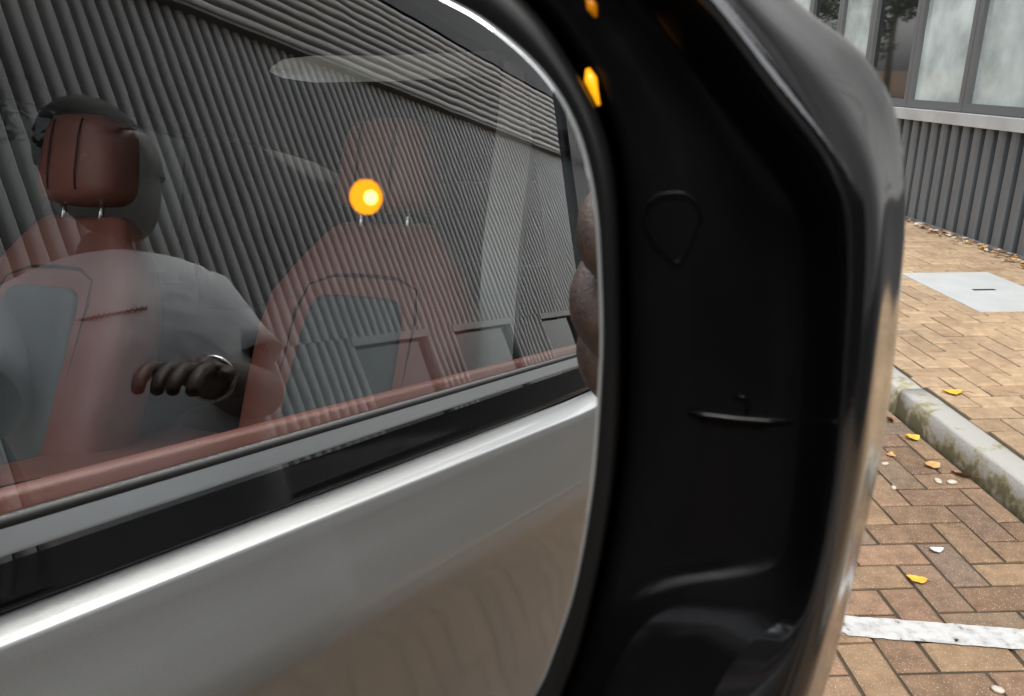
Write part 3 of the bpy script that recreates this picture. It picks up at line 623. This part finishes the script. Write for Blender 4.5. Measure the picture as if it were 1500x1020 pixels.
OUTER = [(14.7, 20.9), (20.3, 17.2), (24.8, 13.3), (28.0, 8.0), (29.9, 1.2), (30.9, -6.4), (31.4, -14.4), (31.7, -23.5), (31.7, -33.0), (31.3, -42.0), (30.5, -51.3), (29.6, -62.1), (28.2, -73.5), (23.5, -95.4), (11.2, -116.7), (-16.8, -136.8), (-67.3, -145.7), (-112.2, -148.1), (-177.2, -141.3), (-231.1, -116.7), (-251.3, -67.3), (-253.5, -22.4), (-241.1, 29.2), (-199.7, 58.3), (-134.6, 69.5), (-89.7, 72.9), (-47.1, 67.3), (-9.0, 42.7)]
NA = 420; PC = Vector((-95, -35))
def polar(ctrl):
    pts = [Vector((p[0], p[1])) - PC for p in catmull([(a, b_, 0) for a, b_ in ctrl], 12) for p in [p]]
    pts = [(math.atan2(p[1], p[0]), math.hypot(p[0], p[1])) for p in [Vector((q_.x, q_.y)) for q_ in pts]]
    pts.sort(); pts = [(pts[-1][0] - 2 * math.pi, pts[-1][1])] + pts + [(pts[0][0] + 2 * math.pi, pts[0][1])]
    out = []; j = 0
    for k in range(NA):
        a = -math.pi + 2 * math.pi * k / NA
        while pts[j + 1][0] < a: j += 1
        (a0, r0), (a1, r1) = pts[j], pts[j + 1]; out.append(r0 + (r1 - r0) * ((a - a0) / (a1 - a0) if a1 > a0 else 0))
    for _ in range(2): out = [(out[k - 1] + 2 * out[k] + out[(k + 1) % NA]) / 4 for k in range(NA)]
    return out
def catmull_2d(c): return polar(c)
import types
rG, rB, rW, rC, rO = [polar(c) for c in (GLASS, BEZEL, WELL, CREST, OUTER)]
rB = [max(b_, g_ + 1.4) for b_, g_ in zip(rB, rG)]; rW = [max(a, b_ + 5.5) for a, b_ in zip(rW, rB)]
def mloop(rs, w_): 
    return [mw(PC[0] + rs[k] * math.cos(-math.pi + 2 * math.pi * k / NA), PC[1] + rs[k] * math.sin(-math.pi + 2 * math.pi * k / NA), w_[k] if isinstance(w_, list) else w_) for k in range(NA)]
add = lambda r_, d: [a + d for a in r_]
lerp = lambda a, b_, t_: [x + (y - x) * t_ for x, y in zip(a, b_)]
# persp: a contour given on the glass plane, brought to its own height above it along the sight of it
pc = lambda r_: r_
hl = [(add(rB, .8), -16), (add(rB, 1.0), -8), (add(rB, 1.5), -6.2), (add(rB, 2.4), -5.6), (lerp(add(rB, 2.4), add(rW, -3), .5), -5.3), (lerp(add(rB, 2.4), add(rW, -3), .85), -5.0), (add(rW, -2.4), -4.4), (add(rW, -1.4), -3.5), (add(rW, -.6), -2.2), (add(rW, -.1), -.4),
      (lerp(rW, rC, .35), 2.2), (lerp(rW, rC, .62), 4.8), (lerp(rW, rC, .80), 6.6), (lerp(rW, rC, .93), 7.38), (lerp(rC, rO, .03), 7.55), (lerp(rC, rO, .09), 7.47), (lerp(rC, rO, .15), 7.27), (lerp(rC, rO, .21), 6.95), (lerp(rC, rO, .27), 6.4), (lerp(rC, rO, .34), 5.2), (lerp(rC, rO, .43), 2.9), (lerp(rC, rO, .58), -1.4), (lerp(rC, rO, .78), -6.8), (lerp(rC, rO, .92), -10), (rO, -12.5),
      (add(rO, .6), -17), (add(rO, .8), -24), ([a * .99 for a in rO], -34), ([a * .95 for a in rO], -46), ([a * .86 for a in rO], -62), ([a * .71 for a in rO], -77), ([a * .5 for a in rO], -87), ([a * .25 for a in rO], -92), ([.5] * NA, -93)]
hous = cpart('door_mirror', loft([mloop(r_, w_) for r_, w_ in hl[11:]]), 'piano_black')
csub('mirror_well', loft([mloop(r_, w_) for r_, w_ in hl[:12]]), 'satin_black', hous); hous['label'] = 'gloss black door mirror housing with deep rounded rim'
csub('glass_carrier', loft([mloop(add(rG, -.6), -1.2), mloop(add(rG, -.1), -.2), mloop(add(rG, .25), .15), mloop(lerp(add(rG, .2), rB, .5), .25), mloop(add(rB, -.3), -.1), mloop(rB, -.8), mloop(add(rB, .1), -4), mloop(add(rB, -.5), -12)]), 'plastic_black', hous)
V, F = loft([mloop(add(rG, -.51), .28), mloop(add(rG, -.56), .30)], True, False, True)
csub('mirror_glass', (V, F), 'mirror', hous, False)
csub('glass_edge', loft([mloop(add(rG, .1), -.9), mloop(add(rG, -.02), -.25), mloop(add(rG, -.22), .12), mloop(add(rG, -.50), .285)]), 'glass_edge', hous)
# blind-spot warning lamp etched in the silvering: a disc of amber dots with a bright core
def mdisc(u0, v0, r_, w_, n=28): return [mw(u0, v0, w_)] + [mw(u0 + r_ * math.cos(2 * math.pi * k / n), v0 + r_ * math.sin(2 * math.pi * k / n), w_) for k in range(n)], [(0, 1 + k, 1 + (k + 1) % n) for k in range(n)]
parts = []
for i in range(-9, 10):
    for j in range(-9, 10):
        u_, v_ = (i + (.5 if j % 2 else 0)) * .37, j * .33
        if math.hypot(u_, v_) < 2.15: parts.append(mdisc(-37.4 + u_, -4.3 + v_, .155, .40, 8))
lamp = csub('warning_lamp', cat_vf(*parts), 'amber', hous, False)
csub('lamp_glow', mdisc(-37.4, -4.3, 2.2, .38), 'amber_dim', hous, False)
csub('lamp_core', mdisc(-36.75, -4.35, .85, .42), 'amber_hot', hous, False)
# reflections of the warning lamp in the gap, made as glowing amber slivers
csub('amber_reflection', tube([mw(-10.1, 11.8, -4.6), mw(-9.7, 10.6, -4.2), mw(-9.2, 9.2, -4.4), mw(-8.6, 7.6, -4.8)], [.0003, .0008, .0005, .0002], 8), 'amber', hous)
csub('amber_reflection', tube([mw(-10.6, 20.6, -4.8), mw(-9.9, 19.0, -4.4), mw(-9.4, 17.9, -4.8)], [.0003, .0007, .0002], 8), 'amber_dim', hous)
# reflections in the gloss of the well, shaped as thin tubes: shield, streak, hook
csub('reflected_shield', tube([mw(u_ * .962, v_ * .962, -4.75) for u_, v_ in [(p.x, p.y) for p in catmull([(-1.0, -3.5, 0), (-2.2, -4.8, 0), (-2.1, -7.0, 0), (-.8, -9.1, 0), (.7, -10.7, 0), (2.3, -12.0, 0), (3.5, -10.2, 0), (4.5, -7.6, 0), (4.9, -5.5, 0), (4.2, -4.1, 0), (2.8, -3.1, 0), (.7, -3.0, 0)], 5)]], .00016, 6, True), 'satin_black', hous)
csub('reflected_streak', tube([mw(4.9, -31.2, -4.9), mw(7, -31.5, -4.6), mw(11, -31.7, -4.5), mw(15, -31.7, -4.5), mw(19.0, -31.5, -4.6)], [.0002, .00045, .0005, .0005, .0003], 8), 'satin_black', hous)
csub('reflected_hook', tube([mw(10.6, -28.6, -4.8), mw(12.1, -28.7, -4.6), mw(12.6, -29.6, -4.6), mw(12.3, -30.9, -4.7)], .0002, 6), 'satin_black', hous)
# arm joining the mirror to the door
csub('mirror_arm', loft([[Vector((x, y + sy * math.cos(a), z + sz * math.sin(a))) for a in [2 * math.pi * k / 24 for k in range(24)]] for x, y, z, sy, sz in ((-.06, .19, 1.13, .03, .02), (-.15, .19, 1.115, .035, .022), (-.25, .17, 1.10, .04, .024), (-.34, .15, 1.085, .06, .03), (-.375, .15, 1.08, .07, .035))], True, True, True), 'gloss_black', hous)

# ================================================================== PHONE (its lens is the viewpoint)
def ph(x, y, z): return CAM + (AX * x + AY * y - AZ * z) * .001      # millimetres right, up, ahead of the lens
phone = empty('phone', ph(60, -25, -8), 'dark smartphone held up sideways in front of the mirror', 'phone')
def hpart(name, V, F, m, parent, smooth=True): return mesh(name, [Vector(v) - phone.location for v in V], F, m, parent, smooth)
V, F = box(-10, 138, -62, 12, -11, -3, 1.6); hpart('body', [ph(*v) for v in V], F, 'gloss_black', phone, False)
V, F = box(-8, 136, -60, 10, -11.4, -11.05); hpart('screen', [ph(*v) for v in V], F, 'pane_dark', phone, False)
for dx, dy in ((0, 0), (0, -22), (18, -11)):
    ringp = [[ph(dx + r_ * math.cos(a), dy + r_ * math.sin(a), z) for a in [2 * math.pi * k / 24 for k in range(24)]] for r_, z in ((7.5, -3.2), (7.5, -1.2), (6.8, -.8), (5.5, -.9))]
    hpart('lens_ring', *loft(ringp), 'steel', phone)
V, F = [], []
# ================================================================== PERSON
PX, PY = .25, -.76
person = empty('person', (PX, PY, 0), 'person in pale grey t-shirt holding a phone up beside the silver car', 'person')
FW = Vector((-.93, .37, 0)).normalized(); RT = Vector((FW.y, -FW.x, 0)); UP = Vector((0, 0, 1)); PB = Vector((PX, PY, 0))
def pb(r_, f_, z): return PB + RT * r_ + FW * f_ + UP * z
def skin(name, verts, edges, m, parent, sub=2, root=0):
    me = bpy.data.meshes.new(name); me.from_pydata([tuple(Vector(v) - parent.location) for v, _ in verts], edges, [])
    o = bpy.data.objects.new(name, me); COL.objects.link(o); o.parent = parent
    md = o.modifiers.new('skin', 'SKIN'); md.use_smooth_shade = True; md.branch_smoothing = .6
    for k, (_, r_) in enumerate(verts):
        s = me.skin_vertices[0].data[k]; s.radius = r_ if isinstance(r_, tuple) else (r_, r_); s.use_root = (k == root)
    ss = o.modifiers.new('sub', 'SUBSURF'); ss.levels = sub; ss.render_levels = sub
    dg = bpy.context.evaluated_depsgraph_get(); e_ = o.evaluated_get(dg); nm_ = bpy.data.meshes.new_from_object(e_)
    o.modifiers.clear(); o.data = nm_; nm_.materials.clear(); nm_.materials.append(MATS[m])
    nm_.polygons.foreach_set('use_smooth', [True] * len(nm_.polygons)); return o
SR, SL = pb(.185, 0, 1.435), pb(-.185, 0, 1.425)
ER, WR = Vector((.20, -.40, 1.20)), ph(8, -46, -95)
EL, WL = Vector((.12, -.90, 1.195)), Vector((-.04, -.63, 1.208))
verts = [(pb(0, 0, .95), .105), (pb(0, .01, 1.12), .10), (pb(0, .015, 1.28), .105), (pb(0, .0, 1.40), .07), (pb(-.02, .0, 1.49), .052), (pb(-.045, .02, 1.545), .05),
         (SR - UP * .02, .05), (SR.lerp(ER, .5), .05), (ER, .040), (ER.lerp(WR, .35), .042), (WR, .026),
         (SL - UP * .02, .05), (SL.lerp(EL, .5), .05), (EL, .046), (EL.lerp(WL, .35), .048), (EL.lerp(WL, .7), .038), (WL, .028),
         (pb(.095, 0, .90), .09), (pb(.10, .03, .50), .058), (pb(.10, 0, .28), .055), (pb(.10, -.02, .08), .036), (pb(.11, .10, .04), .03),
         (pb(-.095, 0, .90), .09), (pb(-.12, .02, .50), .058), (pb(-.12, 0, .28), .055), (pb(-.13, -.02, .08), .036), (pb(-.14, .10, .04), .03)]
edges = [(0, 1), (1, 2), (2, 3), (3, 4), (4, 5), (3, 6), (6, 7), (7, 8), (8, 9), (9, 10), (3, 11), (11, 12), (12, 13), (13, 14), (14, 15), (15, 16), (0, 17), (17, 18), (18, 19), (19, 20), (20, 21), (0, 22), (22, 23), (23, 24), (24, 25), (25, 26)]
# hands: palms and fingers continue the arms in the same mesh
def add_chain(start, chain):
    i = start
    for p, r_ in chain: verts.append((p, r_)); edges.append((i, len(verts) - 1)); i = len(verts) - 1
    return i
palm = add_chain(10, [(ph(-6, -40, -62), (.030, .018))])
for (y0, y1, kx, l_) in ((-14, -19, -17.0, 22), (-33, -38.5, -20.0, 26), (-50, -53, -18.5, 24)):
    add_chain(palm, [(ph(-16, y0 - 4, -42), .0105), (ph(kx - 1, (y0 + y1) / 2, -20), .0102), (ph(kx + 1, y1, -2), .0098), (ph(kx + 9, y1 - 4, 5.0), .0088), (ph(kx + l_, y1 - 6, 6.5), .0072)])
add_chain(palm, [(ph(-4, -64, -44), .0095), (ph(-8, -69, -20), .0088), (ph(-6, -70, -4), .0082), (ph(2, -70.5, 2), .007)])
add_chain(palm, [(ph(14, -26, -50), .012), (ph(24, -16, -34), .011), (ph(30, -6, -22), .009)])
HL = (SL - SL) ; dl = (WL - EL).normalized(); pl = add_chain(16, [(WL + dl * .06 + UP * .0, (.034, .020))])
q_in = Vector((.25, .1, -.95)).normalized()
for k in range(4):
    s_ = (k - 1.5) * .0185; side = (dl.cross(UP) * .92 + UP * .38).normalized()
    add_chain(pl, [(WL + dl * .100 + side * s_, .0105), (WL + dl * (.140 + .006 * (k % 2)) + side * s_ * 1.05 + q_in * .008, .0095), (WL + dl * (.166 + .006 * (k % 2)) + side * s_ * 1.05 + q_in * .022, .0088), (WL + dl * (.178 + .006 * (k % 2)) + side * s_ + q_in * .038, .0078)])
add_chain(pl, [(WL + dl * .055 - dl.cross(UP) * .036 - UP * .012, .011), (WL + dl * .095 - dl.cross(UP) * .046 - UP * .022, .0098), (WL + dl * .122 - dl.cross(UP) * .042 - UP * .028, .0085)])
body = skin('body', verts, edges, 'skin', person)
# head: one surface shaped with brow, nose, mouth, jaw and ears
HC = pb(-.055, .045, 1.635); hd = (Vector((0, 0, 1.25)) - HC); hd.z *= .55; hd.normalize(); hr_ = hd.cross(UP).normalized(); hu = hr_.cross(hd)
V, F = superbox(.078, .098, .125, .95, 40, 28)
def head_shape(v):
    x, y, z = v; t_ = z / .125
    x *= 1 - .22 * max(0, -t_) ** 1.5; y *= 1 - .10 * max(0, -t_)
    if y > .04:
        f_ = max(0, 1 - abs(x) / .016) * max(0, 1 - abs(z + .012) / .030); y += .022 * f_                   # nose
        y += .006 * max(0, 1 - abs(x) / .028) * max(0, 1 - abs(z + .055) / .012)                            # lips
        y -= .008 * max(0, 1 - abs(abs(x) - .032) / .02) * max(0, 1 - abs(z - .012) / .016)                 # eye sockets
        y += .006 * max(0, 1 - abs(z - .034) / .014); y += .008 * max(0, 1 - abs(x) / .03) * max(0, 1 - abs(z + .10) / .03)
    if abs(x) > .066 and abs(z) < .035 and abs(y + .008) < .028: x += math.copysign(.014, x)                # ears
    return Vector((x, y, z))
hw_ = lambda p: HC + hr_ * p.x + hd * p.y + hu * p.z - PB
head = mesh('head', [hw_(head_shape(v)) for v in V], F, 'skin', person)
V, F = superbox(.084, .104, .128, .95, 40, 20); F = [f for f in F if all(not (V[i].z < .035 and V[i].y > -.01) and V[i].z > -.05 for i in f)]
mesh('hair', [hw_(v * 1.0) for v in V], F, 'hair', head)
for s_ in (-1, 1):
    mesh('eye', [hw_(Vector((s_ * .032, .083, .012)) + v) for v in superbox(.011, .007, .006, 1, 12, 8)[0]], superbox(1, 1, 1, 1, 12, 8)[1], 'eye_white', head)
mesh('mouth', [hw_(Vector((0, .096, -.056)) + v) for v in superbox(.022, .006, .006, 1, 12, 8)[0]], superbox(1, 1, 1, 1, 12, 8)[1], 'lip', head)
def ell(z, hr, hf, f0=.01, n=32, seed=0):
    return [pb(hr * math.copysign(abs(math.cos(a)) ** .85, math.cos(a)) * (1 + .03 * noise.noise((math.cos(a) * 2, math.sin(a) * 2, z * 9 + seed))), f0 + hf * math.copysign(abs(math.sin(a)) ** .85, math.sin(a)) * (1 + .05 * noise.noise((math.cos(a) * 2.5, math.sin(a) * 2.5, z * 11 + seed))), z) - PB for a in [2 * math.pi * k / n for k in range(n)]]
torso = [ell(z, r_, f_, f0) for z, r_, f_, f0 in ((.87, .185, .140, .01), (.95, .182, .142, .012), (1.04, .178, .14, .014), (1.13, .178, .137, .016), (1.22, .186, .138, .018), (1.30, .198, .140, .016), (1.36, .206, .134, .010), (1.41, .204, .118, .004), (1.445, .185, .100, -.002), (1.468, .150, .086, -.004), (1.482, .110, .078, -.004), (1.490, .080, .072, -.002), (1.484, .074, .066, -.002))]
def sleeve(S_, E_, t1, r0, r1):
    d = (E_ - S_).normalized(); q1 = d.cross(UP).normalized(); q2 = q1.cross(d); out = []
    for t_, r_ in ((-.16, r0 * .45), (-.09, r0 * .82), (0, r0), (t1 * .4, r0 * .97), (t1 * .75, r1 * 1.0), (t1, r1 * 1.06), (t1, r1 * .96), (t1 * .8, r1 * .9)):
        out.append([S_ + (E_ - S_) * t_ + (q1 * math.cos(a) + q2 * math.sin(a)) * r_ * (1 + .06 * noise.noise((math.cos(a) * 2, math.sin(a) * 2, t_ * 7))) - PB for a in [2 * math.pi * k / 28 for k in range(28)]])
    return loft(out, True, True, False)
shirt = mesh('t_shirt', *cat_vf(loft(torso), sleeve(SR - RT * .035 - UP * .028, ER, .55, .075, .070), sleeve(SL + RT * .035 - UP * .028, EL, .72, .075, .076)), 'shirt', person)
skin('trousers', [(pb(0, 0, 1.0), (.17, .135)), (pb(0, 0, .88), (.175, .14)), (pb(.10, 0, .80), .105), (pb(.105, .03, .50), .085), (pb(.105, 0, .13), .075), (pb(-.10, 0, .80), .105), (pb(-.125, .02, .50), .085), (pb(-.13, 0, .13), .075)],
     [(0, 1), (1, 2), (2, 3), (3, 4), (1, 5), (5, 6), (6, 7)], 'trousers', person)
for s_, f_ in ((.11, 0), (-.14, 0)):
    mesh('shoe', [pb(s_ + v.x, .06 + v.y, .05 + v.z) - PB for v in superbox(.048, .145, .05, .6, 20, 12, lambda v: Vector((v.x, v.y, v.z * (1 - .35 * max(0, v.y / .145)) if v.z > 0 else v.z)))[0]], superbox(1, 1, 1, 1, 20, 12)[1], 'shoe', person)
bv = BVHTree.FromPolygons([v.co for v in shirt.data.vertices], [tuple(p.vertices) for p in shirt.data.polygons])
def on_chest(r_, z):
    o_ = pb(r_, .6, z) - PB; hit = bv.ray_cast(o_, -FW); return (hit[0] + FW * .002) if hit[0] else None
line = [on_chest(.085 - .095 * k / 40, 1.365 + .0022 * math.sin(k * 1.9) + .0016 * math.sin(k * 4.1)) for k in range(41)]; line = [p for p in line if p]
if len(line) > 3: mesh('chest_print', *tube(line, .0015, 6), 'print', shirt)
ax = (WL - EL).normalized(); q1 = ax.orthogonal().normalized(); q2 = ax.cross(q1)
rg = lambda r_, t_: [WL - PB + ax * t_ + (q1 * math.cos(a) + q2 * math.sin(a)) * r_ for a in [2 * math.pi * k / 28 for k in range(28)]]
wt = mesh('wristwatch', *loft([rg(.0295, -.026), rg(.032, -.024), rg(.032, -.006), rg(.0295, -.004)]), 'steel', person)
